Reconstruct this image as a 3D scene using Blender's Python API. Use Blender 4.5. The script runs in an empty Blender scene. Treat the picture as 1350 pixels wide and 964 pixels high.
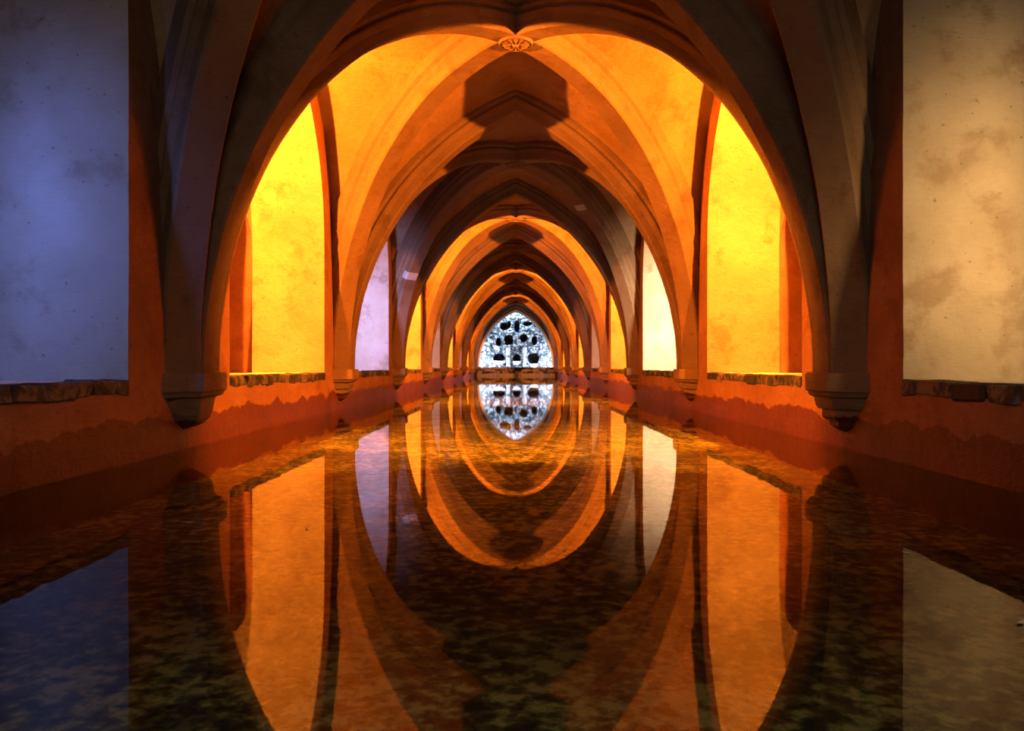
import bpy, bmesh, math, random
from mathutils import Vector, noise as mnoise

# ------------------------------------------------------------------ scale (metres)
S = 0.00481                 # one survey unit in metres
W = 2.40                    # half width of the pool hall
L = 4.954                   # bay length
D0 = 0.15 * L               # first pier axis ahead of the camera
CAM_Z = 0.606
NB = 9                      # bays
T = 0.904                   # alcove depth
DEL = 0.173 * L             # pier half width along the wall
SILL = 0.515
ZS = 0.524                  # springing of the ribs
def yk(k): return D0 + k * L
YEND = yk(NB)
rnd = random.Random(7)
scene = bpy.context.scene
C = scene.collection

# ------------------------------------------------------------------ camera
cam_d = bpy.data.cameras.new('camera')
cam_d.sensor_width = 36.0
cam_d.lens = 36.0 * 1030 / 1350
cam_d.shift_x = -5.0 / 1350
cam_d.clip_start = 0.02
cam_d.clip_end = 200
cam = bpy.data.objects.new('camera', cam_d)
C.objects.link(cam)
cam.location = (0, 0, CAM_Z)
cam.rotation_euler = (math.pi / 2, 0, 0)
scene.camera = cam

# ------------------------------------------------------------------ world, exposure
world = bpy.data.worlds.new('world'); scene.world = world
world.use_nodes = True
bg = world.node_tree.nodes['Background']
bg.inputs[0].default_value = (0.45, 0.6, 1.0, 1)
bg.inputs[1].default_value = 0.03
scene.view_settings.view_transform = 'Standard'
scene.view_settings.look = 'None'
scene.view_settings.gamma = 1
scene.view_settings.exposure = 0.0
scene.view_settings.use_curve_mapping = False

# ------------------------------------------------------------------ lamps of the place and an added entrance fill
FLOOD = 4600.0
LAMP_Z = 3.42
FLOOD_COL = (1.0, 0.24, 0.014)
def point_lamp(name, loc, power, col, radius):
    d = bpy.data.lights.new(name, 'POINT'); d.energy = power; d.color = col; d.shadow_soft_size = radius
    o = bpy.data.objects.new(name, d); C.objects.link(o); o.location = loc
    return o
def spot_lamp(name, loc, aim, power, col, radius, cone):
    d = bpy.data.lights.new(name, 'SPOT'); d.energy = power; d.color = col; d.shadow_soft_size = radius
    d.spot_size = math.radians(cone); d.spot_blend = 0.15
    o = bpy.data.objects.new(name, d); C.objects.link(o); o.location = loc
    o.rotation_euler = (Vector(aim) - Vector(loc)).to_track_quat('-Z', 'Y').to_euler()
    return o
def area_lamp(name, loc, aim, sx, sy, power, col):
    d = bpy.data.lights.new(name, 'AREA'); d.shape = 'RECTANGLE'; d.size = sx; d.size_y = sy
    d.energy = power; d.color = col
    o = bpy.data.objects.new(name, d); C.objects.link(o); o.location = loc
    o.rotation_euler = (Vector(aim) - Vector(loc)).to_track_quat('-Z', 'Y').to_euler()
    return o
DAY = {  # daylight slit of the even bays: (side, bay) -> power, colour
    (-1, 0): (13, (0.12, 0.23, 1.0)), (1, 0): (21, (1.0, 0.60, 0.23)),
    (-1, 2): (82, (0.32, 0.40, 1.0)), (1, 2): (125, (1.0, 0.76, 0.48)),
    (-1, 4): (13, (0.60, 0.60, 1.0)), (1, 4): (13, (1.0, 0.70, 0.50)),
    (-1, 6): (8, (0.60, 0.60, 1.0)), (1, 6): (8, (1.0, 0.70, 0.50)),
    (-1, 8): (8, (0.7, 0.75, 1.0)), (1, 8): (8, (0.9, 0.9, 1.0)),
}
for k in range(NB):
    for s in (-1, 1):
        y = yk(k) + DEL
        if k % 2 == 1:
            spot_lamp('alcove_floodlight', (s * (W + 0.80 * T), y + (0.52 if s > 0 else 0.56), LAMP_Z), (s * (W + 0.80 * T - 1.5), y + 0.52 + 2.0, LAMP_Z), FLOOD, FLOOD_COL, 0.05, 142)
        else:
            p, col = DAY[(s, k)]
            area_lamp('window_daylight', (s * (W + T - 0.06), y + 0.35, 1.5), (s * (W + 0.62), y + 3.0, 1.4), 0.35, 1.5, p, col).data.spread = math.radians(72 if k else 44)
area_lamp('entrance_fill', (0, -1.55, 2.0), (0, 2.6, 0.4), 1.5, 1.1, 62, (1.0, 0.86, 0.66))  # unseen fill lamp added to brighten pier faces and pool bottom
area_lamp('grotto_skylight', (0, YEND + 0.75, 4.35), (0, YEND + 1.1, 0.5), 3.6, 0.5, 300, (0.50, 0.74, 1.0))
for s in (-1, 1):
    area_lamp('grotto_washlight', (s * 2.2, YEND + 0.62, 0.95), (-s * 0.4, YEND + 1.45, 1.3), 0.3, 0.9, 80, (0.70, 0.86, 1.0))

# ------------------------------------------------------------------ node helpers
def mat_new(name):
    m = bpy.data.materials.new(name); m.use_nodes = True
    nt = m.node_tree
    b = nt.nodes['Principled BSDF']
    return m, nt, b
def nd(nt, t, **kw):
    n = nt.nodes.new(t)
    for k, v in kw.items(): setattr(n, k, v)
    return n
def noise_node(nt, vec, scale, detail=5, rough=0.55, dist=0.0):
    n = nd(nt, 'ShaderNodeTexNoise')
    n.inputs['Scale'].default_value = scale; n.inputs['Detail'].default_value = detail
    n.inputs['Roughness'].default_value = rough; n.inputs['Distortion'].default_value = dist
    nt.links.new(vec, n.inputs['Vector'])
    return n.outputs['Fac']
def ramp(nt, fac, stops):
    r = nd(nt, 'ShaderNodeValToRGB')
    e = r.color_ramp.elements
    while len(e) < len(stops): e.new(0.5)
    for i, (p, c) in enumerate(stops):
        e[i].position = p; e[i].color = (c[0], c[1], c[2], 1)
    nt.links.new(fac, r.inputs[0])
    return r.outputs[0]
def maprange(nt, v, a, b, c=0.0, d=1.0):
    n = nd(nt, 'ShaderNodeMapRange'); n.interpolation_type = 'SMOOTHSTEP'
    nt.links.new(v, n.inputs[0])
    for i, x in enumerate((a, b, c, d)): n.inputs[i + 1].default_value = x
    return n.outputs[0]
def math_n(nt, op, a, b):
    n = nd(nt, 'ShaderNodeMath', operation=op)
    for i, x in enumerate((a, b)):
        if isinstance(x, (int, float)): n.inputs[i].default_value = x
        else: nt.links.new(x, n.inputs[i])
    return n.outputs[0]
def mixc(nt, fac, a, b, mode='MIX'):
    n = nd(nt, 'ShaderNodeMix', data_type='RGBA', blend_type=mode)
    if isinstance(fac, (int, float)): n.inputs[0].default_value = fac
    else: nt.links.new(fac, n.inputs[0])
    for i, x in ((6, a), (7, b)):
        if isinstance(x, tuple): n.inputs[i].default_value = (x[0], x[1], x[2], 1)
        else: nt.links.new(x, n.inputs[i])
    return n.outputs[2]
def bump(nt, h, strength, dist, prev=None):
    n = nd(nt, 'ShaderNodeBump'); n.inputs['Strength'].default_value = strength; n.inputs['Distance'].default_value = dist
    nt.links.new(h, n.inputs['Height'])
    if prev is not None: nt.links.new(prev, n.inputs['Normal'])
    return n.outputs[0]
def scl(c, f): return tuple(x * f for x in c)

def plaster(name, base, alt, stain, wet=False, relief=1.0, patch=1.0, brush=0.35):
    m, nt, b = mat_new(name)
    pos = nd(nt, 'ShaderNodeNewGeometry').outputs['Position']
    n1 = noise_node(nt, pos, 1.1 * patch, 7, 0.6, 0.15)
    col = ramp(nt, n1, [(0.30, scl(base, 0.82)), (0.47, base), (0.60, alt), (0.75, scl(alt, 1.08))])
    n2 = noise_node(nt, pos, 2.6 * patch, 8, 0.65, 0.12)
    f2 = maprange(nt, n2, 0.52, 0.68, 0, 0.8)
    col = mixc(nt, f2, col, stain)
    mp = nd(nt, 'ShaderNodeMapping'); mp.inputs['Scale'].default_value = (1, 1, 4.5); nt.links.new(pos, mp.inputs[0])
    n3 = noise_node(nt, mp.outputs[0], 14, 6, 0.6)
    col = mixc(nt, brush, col, ramp(nt, n3, [(0.35, (0.62, 0.60, 0.58)), (0.65, (1.0, 1.0, 1.0))]), 'MULTIPLY')
    # small pits
    n5 = noise_node(nt, pos, 26, 2, 0.5)
    pit = maprange(nt, n5, 0.70, 0.76, 0, 1)
    col = mixc(nt, math_n(nt, 'MULTIPLY', pit, 0.55), col, scl(stain, 0.4))
    rough = 0.85
    if wet:
        sep = nd(nt, 'ShaderNodeSeparateXYZ'); nt.links.new(pos, sep.inputs[0])
        mp2 = nd(nt, 'ShaderNodeMapping'); mp2.inputs['Scale'].default_value = (1, 1, 0.15); nt.links.new(pos, mp2.inputs[0])
        edge = noise_node(nt, mp2.outputs[0], 2.2, 8, 0.62, 0.0)
        h = math_n(nt, 'SUBTRACT', sep.outputs[2], math_n(nt, 'MULTIPLY', math_n(nt, 'SUBTRACT', edge, 0.5), 0.34))
        wf = maprange(nt, h, 0.232, 0.246, 1, 0)
        col = mixc(nt, wf, col, mixc(nt, 1.0, col, (0.42, 0.20, 0.09), 'MULTIPLY'))
        r = math_n(nt, 'SUBTRACT', 0.86, math_n(nt, 'MULTIPLY', wf, 0.35))
        nt.links.new(r, b.inputs['Roughness'])
    else:
        b.inputs['Roughness'].default_value = rough
    nt.links.new(col, b.inputs['Base Color'])
    b.inputs['Specular IOR Level'].default_value = 0.25
    nb = bump(nt, n2, 0.55 * relief, 0.05)
    nb = bump(nt, n3, 0.45 * relief, 0.012, nb)
    n4 = noise_node(nt, pos, 60, 4, 0.6)
    nb = bump(nt, n4, 0.35 * relief, 0.004, nb)
    pinv = math_n(nt, 'SUBTRACT', 1.0, pit)
    nb = bump(nt, pinv, 0.35 * relief, 0.008, nb)
    nt.links.new(nb, b.inputs['Normal'])
    return m

M = {}
M['wall'] = plaster('orange_plaster', (0.231, 0.096, 0.044), (0.273, 0.126, 0.065), (0.162, 0.058, 0.024), wet=True)
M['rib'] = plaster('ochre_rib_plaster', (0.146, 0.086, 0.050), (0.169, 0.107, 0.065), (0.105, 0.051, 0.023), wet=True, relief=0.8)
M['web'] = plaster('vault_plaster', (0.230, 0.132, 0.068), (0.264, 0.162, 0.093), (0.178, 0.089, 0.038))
M['alcove'] = plaster('pale_plaster', (0.294, 0.238, 0.171), (0.336, 0.280, 0.217), (0.203, 0.140, 0.091), relief=1.6, brush=0.12)
M['niche'] = plaster('red_niche_plaster', (0.210, 0.084, 0.056), (0.238, 0.105, 0.077), (0.175, 0.063, 0.042), relief=0.6)
M['lit_pale'] = plaster('light_painted_plaster', (0.80, 0.78, 0.74), (0.88, 0.86, 0.82), (0.66, 0.60, 0.52))  # pale colour stands in for bright light on alcove floors and grotto rim
M['patch'] = plaster('white_repair_plaster', (0.357, 0.336, 0.311), (0.370, 0.353, 0.336), (0.315, 0.260, 0.210), relief=0.5)

def stone_mat(name, dark, mid, pale, scale):
    m, nt, b = mat_new(name)
    pos = nd(nt, 'ShaderNodeNewGeometry').outputs['Position']
    oi = nd(nt, 'ShaderNodeObjectInfo').outputs['Random']
    n1 = noise_node(nt, pos, scale, 8, 0.7, 0.6)
    shift = math_n(nt, 'ADD', n1, math_n(nt, 'MULTIPLY', math_n(nt, 'SUBTRACT', oi, 0.5), 0.22))
    col = ramp(nt, shift, [(0.42, dark), (0.50, mid), (0.60, pale)])
    nt.links.new(col, b.inputs['Base Color'])
    b.inputs['Roughness'].default_value = 0.8
    n2 = noise_node(nt, pos, scale * 2.5, 6, 0.65)
    nt.links.new(bump(nt, n2, 0.8, 0.02), b.inputs['Normal'])
    return m
M['stone'] = stone_mat('dark_sill_stone', (0.010, 0.009, 0.009), (0.028, 0.021, 0.019), (0.12, 0.085, 0.072), 9)
M['ledge'] = stone_mat('brown_ledge_stone', (0.015, 0.012, 0.008), (0.10, 0.07, 0.04), (0.30, 0.23, 0.15), 7)
M['tufa'] = stone_mat('white_tufa', (0.06, 0.08, 0.11), (0.55, 0.60, 0.66), (0.90, 0.91, 0.92), 5)
M['lime'] = stone_mat('limewashed_stone', (0.55, 0.56, 0.58), (0.75, 0.76, 0.78), (0.9, 0.9, 0.9), 4)

M['base'] = stone_mat('wet_base_stone', (0.05, 0.05, 0.06), (0.13, 0.13, 0.15), (0.26, 0.25, 0.28), 6)

def water_mat():
    m, nt, b = mat_new('pool_water')
    nt.nodes.remove(b)
    out = nt.nodes['Material Output']
    pos = nd(nt, 'ShaderNodeNewGeometry').outputs['Position']
    n1 = noise_node(nt, pos, 3.0, 3, 0.5)
    n2 = noise_node(nt, pos, 38, 3, 0.55)
    nrm = bump(nt, n1, 0.010, 0.006)
    nrm = bump(nt, n2, 0.010, 0.003, nrm)
    fr = nd(nt, 'ShaderNodeFresnel'); fr.inputs['IOR'].default_value = 1.17
    gl = nd(nt, 'ShaderNodeBsdfGlossy'); gl.inputs['Roughness'].default_value = 0.005
    gl.inputs['Color'].default_value = (1, 1, 1, 1)
    nt.links.new(nrm, gl.inputs['Normal'])
    tr = nd(nt, 'ShaderNodeBsdfTransparent'); tr.inputs['Color'].default_value = (0.85, 0.85, 0.68, 1)
    mx = nd(nt, 'ShaderNodeMixShader')
    nt.links.new(fr.outputs[0], mx.inputs[0]); nt.links.new(tr.outputs[0], mx.inputs[1]); nt.links.new(gl.outputs[0], mx.inputs[2])
    nt.links.new(mx.outputs[0], out.inputs['Surface'])
    return m
M['water'] = water_mat()
def silt_mat():
    m, nt, b = mat_new('pool_floor_silt')
    pos = nd(nt, 'ShaderNodeNewGeometry').outputs['Position']
    n1 = noise_node(nt, pos, 16.0, 5, 0.6, 0.2)
    n2 = noise_node(nt, pos, 3.2, 4, 0.6, 0.3)
    mixn = math_n(nt, 'ADD', math_n(nt, 'MULTIPLY', n1, 0.62), math_n(nt, 'MULTIPLY', n2, 0.38))
    col = ramp(nt, mixn, [(0.43, (0.015, 0.014, 0.010)), (0.50, (0.10, 0.10, 0.045)), (0.58, (0.40, 0.39, 0.19))])
    n3 = noise_node(nt, pos, 0.7, 3, 0.5)
    col = mixc(nt, maprange(nt, n3, 0.40, 0.70, 0, 0.45), col, (0.05, 0.06, 0.03))
    nt.links.new(col, b.inputs['Base Color']); b.inputs['Roughness'].default_value = 0.95
    nt.links.new(bump(nt, n1, 0.5, 0.02), b.inputs['Normal'])
    return m
M['silt'] = silt_mat()

# ------------------------------------------------------------------ object helpers
def mesh_obj(name, verts, faces, mat, parent=None, smooth=False):
    me = bpy.data.meshes.new(name)
    me.from_pydata(verts, [], faces); me.update()
    if mat is not None: me.materials.append(mat)
    if smooth:
        for p in me.polygons: p.use_smooth = True
    o = bpy.data.objects.new(name, me); C.objects.link(o)
    if parent is not None: o.parent = parent
    return o
def fix_normals(o):
    bm = bmesh.new(); bm.from_mesh(o.data)
    bmesh.ops.remove_doubles(bm, verts=bm.verts, dist=1e-5)
    bmesh.ops.recalc_face_normals(bm, faces=bm.faces)
    bm.to_mesh(o.data); bm.free()
def auto_smooth(o, ang=0.6):
    me = o.data
    for p in me.polygons: p.use_smooth = True
    bm = bmesh.new(); bm.from_mesh(me)
    for e in bm.edges:
        if len(e.link_faces) == 2 and e.calc_face_angle(0) > ang: e.smooth = False
    bm.to_mesh(me); bm.free()
def tag(o, label=None, cat=None, group=None, kind=None):
    if label: o['label'] = label
    if cat: o['category'] = cat
    if group: o['group'] = group
    if kind: o['kind'] = kind
    return o
def thing(name, loc, label, cat, group=None):
    o = bpy.data.objects.new(name, None); C.objects.link(o); o.location = loc
    o.empty_display_size = 0.1
    return tag(o, label, cat, group)
class MB:
    def __init__(self): self.v = []; self.f = []
    def vert(self, p): self.v.append(tuple(p)); return len(self.v) - 1
    def quad(self, a, b, c, d):
        i = len(self.v); self.v += [tuple(a), tuple(b), tuple(c), tuple(d)]; self.f.append((i, i + 1, i + 2, i + 3))
    def grid(self, rows):
        i0 = len(self.v); n = len(rows[0])
        for r in rows: self.v += [tuple(p) for p in r]
        for a in range(len(rows) - 1):
            for b in range(n - 1):
                q = i0 + a * n + b
                self.f.append((q, q + 1, q + n + 1, q + n))
    def build(self, name, mat, parent=None, ang=0.6):
        o = mesh_obj(name, self.v, self.f, mat, parent); fix_normals(o); auto_smooth(o, ang); return o
def wob(p, s=0.9, a=0.012):
    n = mnoise.noise_vector(Vector(p) * s)
    return n * a
ORD = ['zeroth', 'first', 'second', 'third', 'fourth', 'fifth', 'sixth', 'seventh', 'eighth', 'ninth', 'tenth']
SIDE = {-1: 'on the lavender lit side', 1: 'on the cream lit side'}

# ------------------------------------------------------------------ pool floor and water
Y0 = -1.6
mb = MB(); ys = [Y0 + i * (YEND + 0.3 - Y0) / 40 for i in range(41)]
mb.grid([[(x, y, -0.26) for x in (-W - .05, -1.2, 0, 1.2, W + .05)] for y in ys])
fl = mb.build('floor', M['silt']); tag(fl, 'mottled olive silt bottom of the pool under the water', kind='structure')
mb = MB(); mb.grid([[(x, y, 0.0) for x in (-W - .03, 0, W + .03)] for y in (Y0, YEND + 0.28)])
wt = mb.build('pool_water', M['water']); tag(wt, 'still dark mirror-like water filling the long pool', 'water', kind='stuff')

# ------------------------------------------------------------------ side walls with alcoves
A_O = 0.5 * L - DEL                         # opening half width
Z_SP = CAM_Z + 320 * S                      # spring of the opening arch
R_O = 429 * S
def arch_in(h, R): return R - math.sqrt(max(R * R - h * h, 0))
def spring(k): return CAM_Z + 485 * S if k == 0 else Z_SP
def opening(yc, k, n_leg=24, n_arc=20):
    """outline points (y,z) from near sill corner over the arch to the far sill corner"""
    pts = []
    apex = math.sqrt(R_O ** 2 - (R_O - A_O) ** 2)
    for i in range(n_leg): pts.append((-A_O, SILL + (spring(k) - SILL) * i / n_leg))
    th = math.asin(apex / R_O)
    for i in range(n_arc + 1):
        a = th * i / n_arc
        if k == 0:
            a = math.pi / 2 * i / n_arc
            pts.append((-A_O * math.cos(a), spring(0) + (739 - 485) * S * math.sin(a)))
        else: pts.append((-A_O + R_O - R_O * math.cos(a), Z_SP + R_O * math.sin(a)))
    pts = pts + [(-y, z) for (y, z) in reversed(pts[:-1])]
    return [(yc + y, z) for (y, z) in pts]
ZTOP = 4.75
NICHE_R = 100 * S; NICHE_D = 64 * S; NICHE_SP = CAM_Z + 300 * S
def edge_wob(x, y, z): return wob((x, y, z), 2.2, 0.012) + wob((x * 3, y, z), 7.0, 0.007)
def alcove(s, k, parent):
    Z_SP = spring(k)
    y_near, y_far = yk(k), yk(k + 1)
    yc = (y_near + y_far) / 2
    out = opening(yc, k)
    mb = MB()
    rows = []
    for (y, z) in out:
        row = []
        for i in range(7):
            x = W + T * i / 6
            yy = y
            if i >= 2 and z > Z_SP and y < yc: inn = y - yc + A_O; yy = yc - A_O + inn * (inn / A_O) ** 0.9
            p = Vector((s * x, yy, z)); w = edge_wob(x, y, z + 7 * k + 30 * s)
            if i in (0,): w = w * 0.8
            row.append(p + Vector((0, w.y, w.z if z > Z_SP else 0)))
        rows.append(row)
    mb.grid(rows)
    # floor of the alcove
    mf = MB(); mf.grid([[(s * (W + 0.10 + (T - 0.10) * i / 4), y_near + DEL + (2 * A_O) * j / 10,
               SILL + 0.006 * mnoise.noise(Vector((i * 1.3, j * 1.7, k + s * 9)))) for i in range(5)] for j in range(11)])
    
    # back wall with a niche cut: niche at the far end in odd bays, window slit at the near end in even bays
    if k % 2 == 1: nf = y_far - DEL - 0.004; nn = nf - 2 * NICHE_R
    else: nn = y_near + DEL + 0.12; nf = nn + 2 * NICHE_R
    nc = (nn + nf) / 2
    narc = [(nn, SILL)] + [(nc - NICHE_R * math.cos(math.pi * i / 12), NICHE_SP + NICHE_R * math.sin(math.pi * i / 12)) for i in range(13)] + [(nf, SILL)]
    xb = s * (W + T)
    bm = bmesh.new()
    def top_at(y):
        # height of the opening outline above y
        d = abs(y - yc)
        t_ = R_O - A_O
        return Z_SP + math.sqrt(max(R_O ** 2 - (d + t_) ** 2, 0)) if d < A_O else SILL
    cols = sorted(set([yc - A_O + 2 * A_O * i / 30 for i in range(31)] + [p[0] for p in narc]))
    for a, b2 in zip(cols[:-1], cols[1:]):
        if b2 - a < 1e-6: continue
        def low(y):
            if y < nn - 1e-6 or y > nf + 1e-6: return SILL
            return NICHE_SP + math.sqrt(max(NICHE_R ** 2 - (y - nc) ** 2, 0))
        mid = (a + b2) / 2
        la, lb = (low(a), low(b2)) if nn < mid < nf else (SILL, SILL)
        ta = tb = 4.3
        nz = 6
        for i in range(nz):
            f0, f1 = i / nz, (i + 1) / nz
            mb.quad((xb, a, la + (ta - la) * f0), (xb, b2, lb + (tb - lb) * f0), (xb, b2, lb + (tb - lb) * f1), (xb, a, la + (ta - la) * f1))
    o = mb.build('alcove', M['alcove'], parent)
    mf.build('alcove_floor', M['lit_pale'], o)  # floor coloured paler than the alcove so it reads as strongly lit
    # niche
    mb = MB()
    xo = s * (W + T + NICHE_D)
    mb.grid([[(xb + (xo - xb) * i / 3, y, z) for i in range(4)] for (y, z) in narc])
    for i in range(1, 13):
        y0_, z0_ = narc[i]; y1_, z1_ = narc[i + 1]
        mb.quad((xo, y0_, SILL), (xo, y1_, SILL), (xo, y1_, z1_), (xo, y0_, z0_))
    mb.quad((xb, nn, SILL), (xb, nf, SILL), (xo, nf, SILL), (xo, nn, SILL))
    mb.build('niche', M['niche'], o)

def nave_wall(s, name):
    mb = MB()
    x = s * W
    STZ = SILL - 0.078
    for k in range(NB):
        Z_SP = spring(k)
        y_near, y_far = yk(k), yk(k + 1); yc = (y_near + y_far) / 2
        if k == 0: y_near = Y0
        y1, y2 = yc - A_O, yc + A_O
        def wp(y, z):
            w = wob((s * W, y, z), 1.1, 0.012)
            return (x + w.x * 0.8, y, z)
        zs_low = [-0.4, 0.0, 0.15, 0.3, STZ]
        mb.grid([[wp(y, z) for y in [y_near + (y_far - y_near) * i / 30 for i in range(31)]] for z in zs_low])
        zs = [STZ] + [SILL + (Z_SP - SILL) * i / 24 for i in range(25)] + [Z_SP + (ZTOP - Z_SP) * i / 8 for i in range(1, 9)]
        out = opening(yc, k)
        def jam(y, z):
            w = edge_wob(W, y, z + 7 * k + 30 * s) * 0.8
            return (x, y + w.y, z + (w.z if z > Z_SP else 0))
        # pier strips beside the jambs
        mb.grid([[wp(y_near + (y1 - y_near) * i / 6, z) if i < 6 else jam(y1, z) for i in range(7)] for z in zs if z <= Z_SP + 1e-6])
        mb.grid([[wp(y2 + (y_far - y2) * i / 6, z) if i else jam(y2, z) for i in range(7)] for z in zs if z <= Z_SP + 1e-6])
        # pier strips above the spring, then the spandrel over the arch
        mb.grid([[wp(y_near + (y1 - y_near) * i / 6, z) if i < 6 else jam(y1, z) if z < Z_SP + .01 else (x, y1, z) for i in range(7)] for z in zs if z >= Z_SP - 1e-6])
        mb.grid([[wp(y2 + (y_far - y2) * i / 6, z) if i else jam(y2, z) if z < Z_SP + .01 else (x, y2, z) for i in range(7)] for z in zs if z >= Z_SP - 1e-6])
        arc = [p for p in out if p[1] >= Z_SP - 1e-6]
        rows = []
        for f in (0, .25, .5, .75, 1):
            rows.append([(x, y + (jam(y, z)[1] - y) * (1 - f), z + (jam(y, z)[2] - z) * (1 - f) + (ZTOP - z) * f) for (y, z) in arc])
        mb.grid(rows)
    o = mb.build(name, M['wall'])
    tag(o, 'long orange plaster side wall with arched alcoves above the water', kind='structure')
    for k in range(NB): alcove(s, k, o)
    return o
wall_l = nave_wall(-1, 'wall_left'); wall_r = nave_wall(1, 'wall_right')

# wall behind the viewer with a doorway
mb = MB()
mb.grid([[(x, Y0, z) for x in (-W - .05, -0.8)] for z in (-0.4, ZTOP)])
mb.grid([[(x, Y0, z) for x in (0.8, W + .05)] for z in (-0.4, ZTOP)])
mb.grid([[(x, Y0, z) for x in (-0.8, 0.8)] for z in (2.6, ZTOP)])
mb.grid([[(x, Y0, z) for x in (-0.8, 0.8)] for z in (-0.4, 0.1)])
tag(mb.build('wall_back', M['wall']), 'orange plaster wall with a doorway behind the pool', kind='structure')

# ------------------------------------------------------------------ rib vaults
PROF = [(-.20, .42), (-.20, .235), (-.165, .205), (-.165, .185), (-.178, .178), (-.178, .160), (-.145, .105), (-.138, .018), (-.122, 0.0),
        (.122, 0.0), (.138, .018), (.145, .105), (.178, .160), (.178, .178), (.165, .185), (.165, .205), (.20, .235), (.20, .42)]
H_BOSS = 704 * S + CAM_Z - ZS               # rise of the ribs
H_TR = 709 * S + CAM_Z - ZS
XT = 463 * S                                 # soffit of the cross arch at the springing
XD, YD = W - 0.085, 0.27                     # springing point of the diagonal
WEB = 0.26                                   # web above the soffit
R_T = (XT ** 2 + H_TR ** 2) / (2 * XT)

def sweep(path, prof=PROF, jit=0.006, seed=0):
    """path: list of (point, outward, side) -> grid rows"""
    rows = []
    for (p, n, b) in path:
        r = []
        for (u, v) in prof:
            q = p + b * u + n * v
            q = q + wob((q.x * 1.0 + seed, q.y, q.z), 2.3, jit)
            r.append(q)
        rows.append(r)
    return rows

def cross_arch(k):
    y = yk(k)
    mb = MB(); n = 34
    amax = math.acos((R_T - XT) / R_T)
    for s in (-1, 1):
        cx = s * (XT - R_T)
        path = []
        for i in range(n + 1):
            a = amax * i / n
            nn = Vector((s * math.cos(a), 0, math.sin(a)))
            p = Vector((cx, y, ZS)) + nn * R_T
            path.append((p, nn, Vector((0, 1, 0))))
        rows = sweep(path, seed=k * 3.7)
        # mitre at the crown
        tx = Vector((-s * math.sin(amax), 0, math.cos(amax)))
        last = []
        for q in rows[-1]:
            t_ = (0 - q.x) / tx.x
            last.append(Vector((0, q.y, q.z + tx.z * t_)))
        rows[-1] = last
        mb.grid(rows)
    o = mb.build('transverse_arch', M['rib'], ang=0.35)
    extra = {1: ', brown-grey on its face', 9: ', framing the white grotto'}.get(k, '')
    tag(o, 'pointed plaster arch spanning the pool, %s arch from the grotto%s' % (ORD[10 - k], extra), 'arch', 'pointed transverse arches')
    return o

def diag_curve(sx, sy, yc, th, off=0.0):
    a = math.hypot(XD, L / 2 - YD)
    d = Vector((sx * XD, sy * (L / 2 - YD), 0)).normalized()
    nl = Vector((math.cos(th) / a, math.sin(th) / H_BOSS)).normalized()
    rho, h = a * math.cos(th), H_BOSS * math.sin(th)
    nrm = d * nl.x + Vector((0, 0, nl.y))
    p = Vector((0, yc, ZS)) + d * rho + Vector((0, 0, h)) + nrm * off
    return p, nrm, d

def petal_mesh():
    mb = MB(); rows = []
    for i in range(7):
        f = i / 6; r_ = 0.045 + 0.105 * f; w = 0.008 + 0.030 * math.sin(math.pi * min(f * 0.85 + 0.05, 1)) * (0.55 + 0.45 * f)
        rows.append([(r_, u * w, -0.030 - 0.020 * (1 - abs(u)) * math.sin(math.pi * (0.15 + 0.8 * f))) for u in (-1, -.5, 0, .5, 1)])
    mb.grid(rows)
    o = mb.build('petal', M['rib']); me = o.data; bpy.data.objects.remove(o); return me
PETAL = petal_mesh()
def rosette(name, loc, parent):
    mb = MB(); nseg = 40
    prof = [(0.0, -0.062), (0.025, -0.060), (0.038, -0.040), (0.042, -0.012), (0.155, -0.012), (0.158, -0.034), (0.172, -0.034), (0.180, -0.012), (0.195, 0.04)]
    mb.grid([[(pr * math.cos(a), pr * math.sin(a), z) for (pr, z) in prof] for a in [2 * math.pi * i / nseg for i in range(nseg + 1)]])
    o = mb.build(name, M['rib'], parent, ang=0.9)
    o.location = loc; o['label'] = 'carved rosette boss'
    for i in range(14):
        p = bpy.data.objects.new('petal', PETAL); C.objects.link(p); p.parent = o
        p.rotation_euler = (0, 0, 2 * math.pi * (i + .5) / 14)
    return o

ceil = bpy.data.objects.new('ceiling', None); C.objects.link(ceil)
tag(ceil, 'plaster vault cells between the ribs over the pool', kind='structure')
A_F = 437 * S; H0_F = CAM_Z + 300 * S; HA_F = CAM_Z + 794 * S
R_F = ((HA_F - H0_F) ** 2 + A_F ** 2) / (2 * A_F)
def formeret(q):
    """point at height fraction q: (offset from bay centre, z)"""
    z = ZS + (HA_F - ZS) * q
    if z <= H0_F: return A_F, z
    return A_F - arch_in(z - H0_F, R_F), z
def trans_web(q):
    H = math.sqrt((R_T + WEB) ** 2 - (R_T - XT) ** 2)
    z = H * q
    return max(math.sqrt(max((R_T + WEB) ** 2 - z * z, 0)) - (R_T - XT), 0), ZS + z
def diag_web(q, sx, sy, yc):
    # find the point at height fraction q on the offset diagonal
    H = H_BOSS + WEB
    a = math.hypot(XD, L / 2 - YD) + WEB
    d = Vector((sx * XD, sy * (L / 2 - YD), 0)).normalized()
    rho = a * math.sqrt(max(1 - q * q, 0))
    return Vector((0, yc, ZS + H * q)) + d * rho
QS = [math.sin(math.pi / 2 * i / 44) for i in range(45)]

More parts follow.
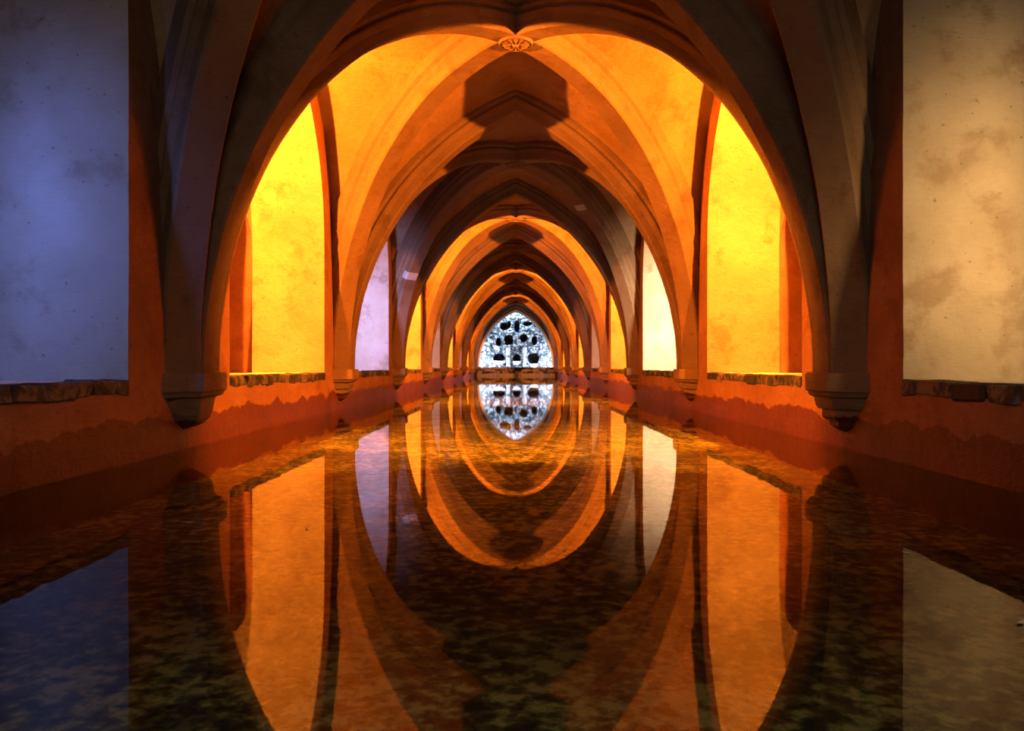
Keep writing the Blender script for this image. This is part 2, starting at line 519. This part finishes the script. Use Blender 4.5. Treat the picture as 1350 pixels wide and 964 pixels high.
def rib_vault(k):
    yc = (yk(k) + yk(k + 1)) / 2
    n = 9 - k
    look = 'glowing yellow-orange' if k % 2 else 'dim reddish-brown'
    t = thing('cross_ribs', (0, yc, ZS + H_BOSS), '%s crossed diagonal ribs with rosette boss, %s bay from the grotto' % (look, ORD[n]), 'vault ribs', 'crossed ribs of the vault bays')
    t.location = (0, 0, 0)
    for sx in (-1, 1):
        for sy in (-1, 1):
            path = []
            m = 36
            for i in range(m + 1):
                th = (math.pi / 2) * i / m
                p, nr, d = diag_curve(sx, sy, yc, th)
                path.append((p, nr, Vector((-d.y, d.x, 0))))
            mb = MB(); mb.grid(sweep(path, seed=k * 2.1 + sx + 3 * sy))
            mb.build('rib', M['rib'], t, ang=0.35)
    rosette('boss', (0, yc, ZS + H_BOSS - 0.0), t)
    # web cells
    for s in (-1, 1):
        mb = MB()
        for sy in (-1, 1):
            rows = []
            for q in QS:
                off, z = formeret(q)
                a = Vector((s * (W + 0.0), yc + sy * off, z)); b = diag_web(q, s, sy, yc)
                rows.append([a.lerp(b, i / 8) + wob(a.lerp(b, i / 8), 1.6, 0.012) for i in range(9)])
            mb.grid(rows)
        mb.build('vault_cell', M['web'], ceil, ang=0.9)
    for sy in (-1, 1):
        mb = MB()
        for s in (-1, 1):
            rows = []
            for q in QS:
                off, z = trans_web(q)
                a = Vector((s * off, yc + sy * L / 2, z)); b = diag_web(q, s, sy, yc)
                rows.append([a.lerp(b, i / 8) + wob(a.lerp(b, i / 8), 1.6, 0.012) for i in range(9)])
            mb.grid(rows)
        mb.build('vault_cell', M['web'], ceil, ang=0.9)
    return t
for k in range(1, NB + 1): cross_arch(k)
for k in range(NB): rib_vault(k)
mb = MB(); mb.grid([[(x, y, 4.45) for x in (-W - .1, 0, W + .1)] for y in (Y0 - .05, yk(0) + .05)])
mb.build('vault_cell', M['web'], ceil)
mb = MB(); mb.grid([[(x, yk(0) + .02, z) for x in (-W - .1, W + .1)] for z in (4.05, 4.5)])
mb.build('vault_cell', M['web'], ceil)

# ------------------------------------------------------------------ corbels
def section(w0, w1, p, z, s, y, seed, jit=0.008):
    """half-octagon in plan: along the wall (y) and out of the wall (towards the pool)"""
    pts = [(-w0, -0.05), (-w0, 0.0), (-(w0 + w1) / 2, p * .55), (-w1, p), (0, p * 1.03), (w1, p), ((w0 + w1) / 2, p * .55), (w0, 0.0), (w0, -0.05)]
    r = []
    for (a, b) in pts:
        q = Vector((s * (W - b), y + a, z))
        r.append(q + wob((q.x * 3 + seed, q.y * 3, q.z * 3), 2.0, jit))
    return r
def cap(mb, r):
    i = len(mb.v); mb.v += [tuple(q) for q in r]; mb.f.append(tuple(range(i, i + len(r))))
def corbel(k, s):
    y = yk(k)
    style = 'tapered bell' if (s == -1 and k == 1) else 'stepped'
    extra = ''
    t = thing('corbel', (0, 0, 0), '%s corbel under %s arch from grotto, %s' % (style, ORD[10 - k], SIDE[s]), 'corbel', 'corbels along the pool walls')
    sd = k * 5.3 + s
    def part(name, secs, jit=0.008):
        mb = MB(); rows = [section(*q, s, y, sd, jit) for q in secs]
        mb.grid(rows); cap(mb, rows[0]); cap(mb, rows[-1])
        return mb.build(name, M['rib'], t, ang=0.5)
    part('impost', [(.40, .20, .205, .555), (.405, .21, .215, .535), (.405, .21, .215, .425), (.40, .20, .20, .415)])
    part('abacus', [(.37, .19, .19, .42), (.385, .20, .20, .405), (.375, .19, .185, .385), (.33, .16, .155, .372)])
    if style == 'tapered bell':
        part('bell', [(.33, .15, .16, .376), (.29, .14, .155, .33), (.25, .125, .14, .27), (.19, .10, .12, .215), (.12, .07, .08, .17), (.05, .03, .03, .145)], 0.045)
    else:
        part('tier', [(.33, .16, .165, .376), (.31, .15, .155, .315), (.285, .14, .14, .292)])
        part('tier', [(.245, .115, .118, .296), (.235, .115, .122, .235), (.205, .10, .105, .212)])
        part('tier', [(.17, .08, .085, .216), (.14, .07, .075, .165), (.05, .03, .03, .125)], 0.012)
    return t
for k in range(1, NB + 1):
    for s in (-1, 1): corbel(k, s)

# ------------------------------------------------------------------ sill stones
def stone_mesh(i):
    r = random.Random(100 + i)
    bm = bmesh.new(); bmesh.ops.create_cube(bm, size=1.0)
    bmesh.ops.bevel(bm, geom=bm.edges[:], offset=0.09, segments=1, affect='EDGES')
    for v in bm.verts:
        v.co += mnoise.noise_vector(v.co * 2.3 + Vector((i * 3.1, 0, 0))) * 0.15
    me = bpy.data.meshes.new('stone'); bm.to_mesh(me); bm.free()
    me.materials.append(M['stone']); return me
STONES = [stone_mesh(i) for i in range(8)]
def sill(k, s):
    yc = (yk(k) + yk(k + 1)) / 2
    hue = {(-1, 0): 'under the blue-lit alcove', (1, 0): 'under the tan-lit alcove'}.get((s, k))
    if hue: lab = 'row of dark rough coping stones %s' % hue
    else: lab = 'dark coping stones, %s bay from grotto, %s' % (ORD[9 - k], SIDE[s])
    t = thing('stone_coping', (0, 0, 0), lab, 'coping', 'stone copings of the alcoves')
    y = yc - A_O + 0.01; end = yc + A_O - 0.01
    r = random.Random(k * 10 + s)
    while y < end - 0.04:
        w = r.uniform(0.10, 0.30)
        if end - y - w < 0.10: w = end - y
        o = bpy.data.objects.new('stone', r.choice(STONES)); C.objects.link(o); o.parent = t
        hh = r.uniform(0.085, 0.105)
        o.scale = (0.17, w * 1.04, hh)
        o.location = (s * (W + 0.07 + r.uniform(-0.006, 0.012)), y + w / 2, SILL - hh / 2 + r.uniform(-.002, .006))
        if r.random() < .5: o.rotation_euler = (0, 0, math.pi)
        y += w
    return t
for k in range(NB):
    for s in (-1, 1): sill(k, s)

# ------------------------------------------------------------------ repair patches on the ribs
def patch(k, sx, th, label):
    yc = (yk(k) + yk(k + 1)) / 2
    t0, t1 = th - 0.022, th + 0.022
    mb = MB(); rows = []
    for i in range(4):
        p, nr, d = diag_curve(sx, 1, yc, t0 + (t1 - t0) * i / 3)
        b = Vector((-d.y, d.x, 0))
        rows.append([p + b * (u + 0.01 * math.sin(i * 2.1)) + nr * v for (u, v) in ((-.10, -.009), (0, -.010), (.124, -.009), (.152, .02), (.158, .10))])
    mb.grid(rows)
    o = mb.build('plaster_patch', M['patch'])
    par = [x for x in C.objects if x.name.startswith('cross_ribs') and ORD[9 - k] + ' bay' in x['label']][0]
    o.parent = par; o['label'] = label
patch(2, -1, 0.545, 'pale plaster repair patch')
patch(2, 1, 1.03, 'pale plaster repair patch')

# ------------------------------------------------------------------ grotto end
XE, HE = 470 * S, 679 * S + CAM_Z - ZS
RE = (XE ** 2 + HE ** 2) / (2 * XE)
def end_arc(off=0.0, n=26):
    pts = []
    am = math.acos((RE - XE) / (RE + off))
    for i in range(n + 1):
        a = am * i / n
        pts.append((XE - RE + (RE + off) * math.cos(a), ZS + (RE + off) * math.sin(a)))
    return pts      # right half, from the springing to the crown
mb = MB()
ye = YEND + 0.16
half = [(XE, -0.4), (XE, 0.2)] + end_arc()
for s in (-1, 1):
    outer = []
    for i, (x, z) in enumerate(half):
        f = (i - 2) / (len(half) - 3)
        if i < 2: outer.append((W + .1, z))
        elif f < .6: outer.append((W + .1, ZS + (ZTOP - ZS) * f / .6))
        else: outer.append(((W + .1) * (1 - f) / .4, ZTOP))
    mb.grid([[(s * x, ye, z) for (x, z) in half], [(s * x, ye, z) for (x, z) in outer]])
    mb.grid([[(s * x, ye, z), (s * x, ye + 0.35, z)] for (x, z) in half])
we = mb.build('wall_grotto', M['wall']); tag(we, 'orange plaster end wall with a pointed opening to the grotto', kind='structure')
# inner rim of the opening
mb = MB()
for s in (-1, 1):
    rows = []
    for (x, z), (x2, z2) in zip(end_arc(0.0), end_arc(-0.13)):
        rows.append([(s * x, ye - .05, z), (s * x2, ye - 0.02, z2), (s * x2, ye + .12, z2), (s * x, ye + .14, z)])
    mb.grid(rows)
mb.build('arch_rim', M['lit_pale'], we)  # light falling on the rim is put into its pale colour

g = thing('grotto', (0, 0, 0), 'white and blue lit rockwork grotto with dark niches behind the far arch', 'grotto')
YG = YEND + 1.25
PX = (YG / 1030.0)
def gx(zx): return (620 + zx / 9.64 - 680) * PX
def gz(zy): return CAM_Z + (482 - (400 + zy / 9.64)) * PX
HOLES = [(365, 692, 66, 44), (590, 700, 44, 44), (803, 706, 62, 66), (358, 490, 28, 46), (487, 466, 48, 56), (680, 440, 42, 44), (815, 472, 32, 46),
         (428, 292, 44, 44), (492, 268, 20, 40), (595, 290, 29, 66), (730, 258, 54, 22)]
def hole_depth(x, z):
    dmax = 0
    for i, (cx, cz, rx, rz) in enumerate(HOLES):
        ux = (x - gx(cx)) / (rx * 1.1 / 9.64 * PX); uz = (z - gz(cz)) / (rz * 1.1 / 9.64 * PX)
        e = 2.2 if i not in (4,) else 5
        d = abs(ux) ** e + abs(uz) ** e
        d += 0.45 * mnoise.noise(Vector((x * 4, z * 4, i)))
        dmax = max(dmax, min(max((1.12 - d) / 0.22, 0), 1))
    return dmax
mb = MB(); nx, nz = 190, 150
rows = []
for j in range(nz + 1):
    z = 0.0 + 4.6 * j / nz
    row = []
    for i in range(nx + 1):
        x = -2.8 + 5.6 * i / nx
        v = Vector((x, 3.1, z))
        rough = 0.10 * mnoise.fractal(v * 2.2, 1.0, 2.1, 5) + 0.09 * abs(mnoise.noise(v * 6.0)) * (1.5 if z > 1.2 else .6)
        h = hole_depth(x, z)
        row.append((x, YG + rough + 1.6 * h - (0.10 if 1.1 < z < 1.22 else 0), z))
    rows.append(row)
mb.grid(rows)
mb.build('rock_face', M['tufa'], g, ang=1.2)
def pilaster(zx):
    x = gx(zx); mb = MB()
    rows = []
    for j in range(9):
        z = gz(800) + (gz(570) - gz(800)) * j / 8
        r = 0.10 if 0 < j < 8 else 0.13
        rows.append([(x + r * math.cos(a), YG - 0.02 - 0.9 * r * math.sin(a) + 0.01 * mnoise.noise(Vector((a, z * 5, zx))), z) for a in [math.pi * q / 8 for q in range(9)]])
    mb.grid(rows); mb.build('pilaster', M['lime'], g)
for zx in (480, 692): pilaster(zx)
def bowl(zx, zy, w):
    x, z = gx(zx), gz(zy); r = w / 9.64 * PX; mb = MB(); rows = []
    for (f, dz) in ((1.0, 0.10), (1.08, 0.06), (0.95, -0.02), (0.65, -0.10), (0.25, -0.14)):
        rows.append([(x + r * f * math.cos(a), YG + 0.05 - r * 0.7 * f * math.sin(a), z + dz) for a in [math.pi * q / 12 for q in range(13)]])
    mb.grid(rows); cap(mb, rows[0])
    mb.build('basin', M['lime'], g)
bowl(365, 752, 80); bowl(588, 757, 50); bowl(803, 790, 60)
# side walls and roof edge of the grotto chamber
for s in (-1, 1):
    mb = MB()
    mb.grid([[(s * (2.75 + .12 * mnoise.noise(Vector((y * 3, z * 3, s)))), y, z) for y in [ye + .3 + i * .2 for i in range(8)]] for z in [i * .23 for i in range(21)]])
    mb.build('side_rock', M['tufa'], g)
mb = MB(); mb.grid([[(x, y, 0.30) for x in (-2.8, 2.8)] for y in (ye + .1, YG + .4)])
mb.build('grotto_floor', M['lime'], g)

lg = thing('stone_ledge', (0, 0, 0), 'low rough brown stone ledge at the foot of the grotto arch', 'ledge')
r = random.Random(5)
LST = []
for i in range(6):
    me = STONES[i].copy(); me.materials.clear(); me.materials.append(M['ledge']); LST.append(me)
for row, (z, h) in enumerate(((0.44, 0.12), (0.33, 0.12), (0.21, 0.14))):
    x = -XE + 0.02 - r.uniform(0, .1)
    while x < XE:
        w = r.uniform(0.2, 0.42); w = min(w, XE - x + .04)
        o = bpy.data.objects.new('stone', r.choice(LST)); C.objects.link(o); o.parent = lg
        o.scale = (w * 1.02, 0.3 + r.uniform(-.04, .04), h * 1.05); o.location = (x + w / 2, ye + 0.02 + r.uniform(-.03, .03), z)
        x += w
mb = MB(); mb.grid([[(x, y, z) for x in (-XE - .02, XE + .02)] for (y, z) in ((ye - .10, -0.35), (ye - .10, 0.15), (ye + .2, 0.15))])
mb.build('base_course', M['base'], lg)

# ------------------------------------------------------------------ scraps of leaf afloat
m, nt, b = mat_new('dry_leaf'); b.inputs['Base Color'].default_value = (0.42, 0.40, 0.36, 1); b.inputs['Roughness'].default_value = 0.5
mb = MB()
mb.grid([[(0.016 * u, 0.006 * v * math.cos(u * 1.45), 0.0015 + 0.003 * u * u) for v in (-1, 0, 1)] for u in (-1, -.6, -.2, .2, .6, 1)])
lo = mb.build('floating_leaf', m); LEAF = lo.data; bpy.data.objects.remove(lo)
for i, (x, y) in enumerate(((-1.25, 3.0), (-0.775, 2.90), (0.17, 2.85), (0.16, 2.56), (1.26, 2.52), (1.185, 1.835))):
    o = bpy.data.objects.new('floating_leaf', LEAF); C.objects.link(o)
    o.location = (x, y, 0.001); o.rotation_euler = (0, 0, i * 1.3 + .4)
    tag(o, 'tiny pale leaf scrap floating on the dark pool water', 'leaf', 'leaf scraps afloat on the pool')
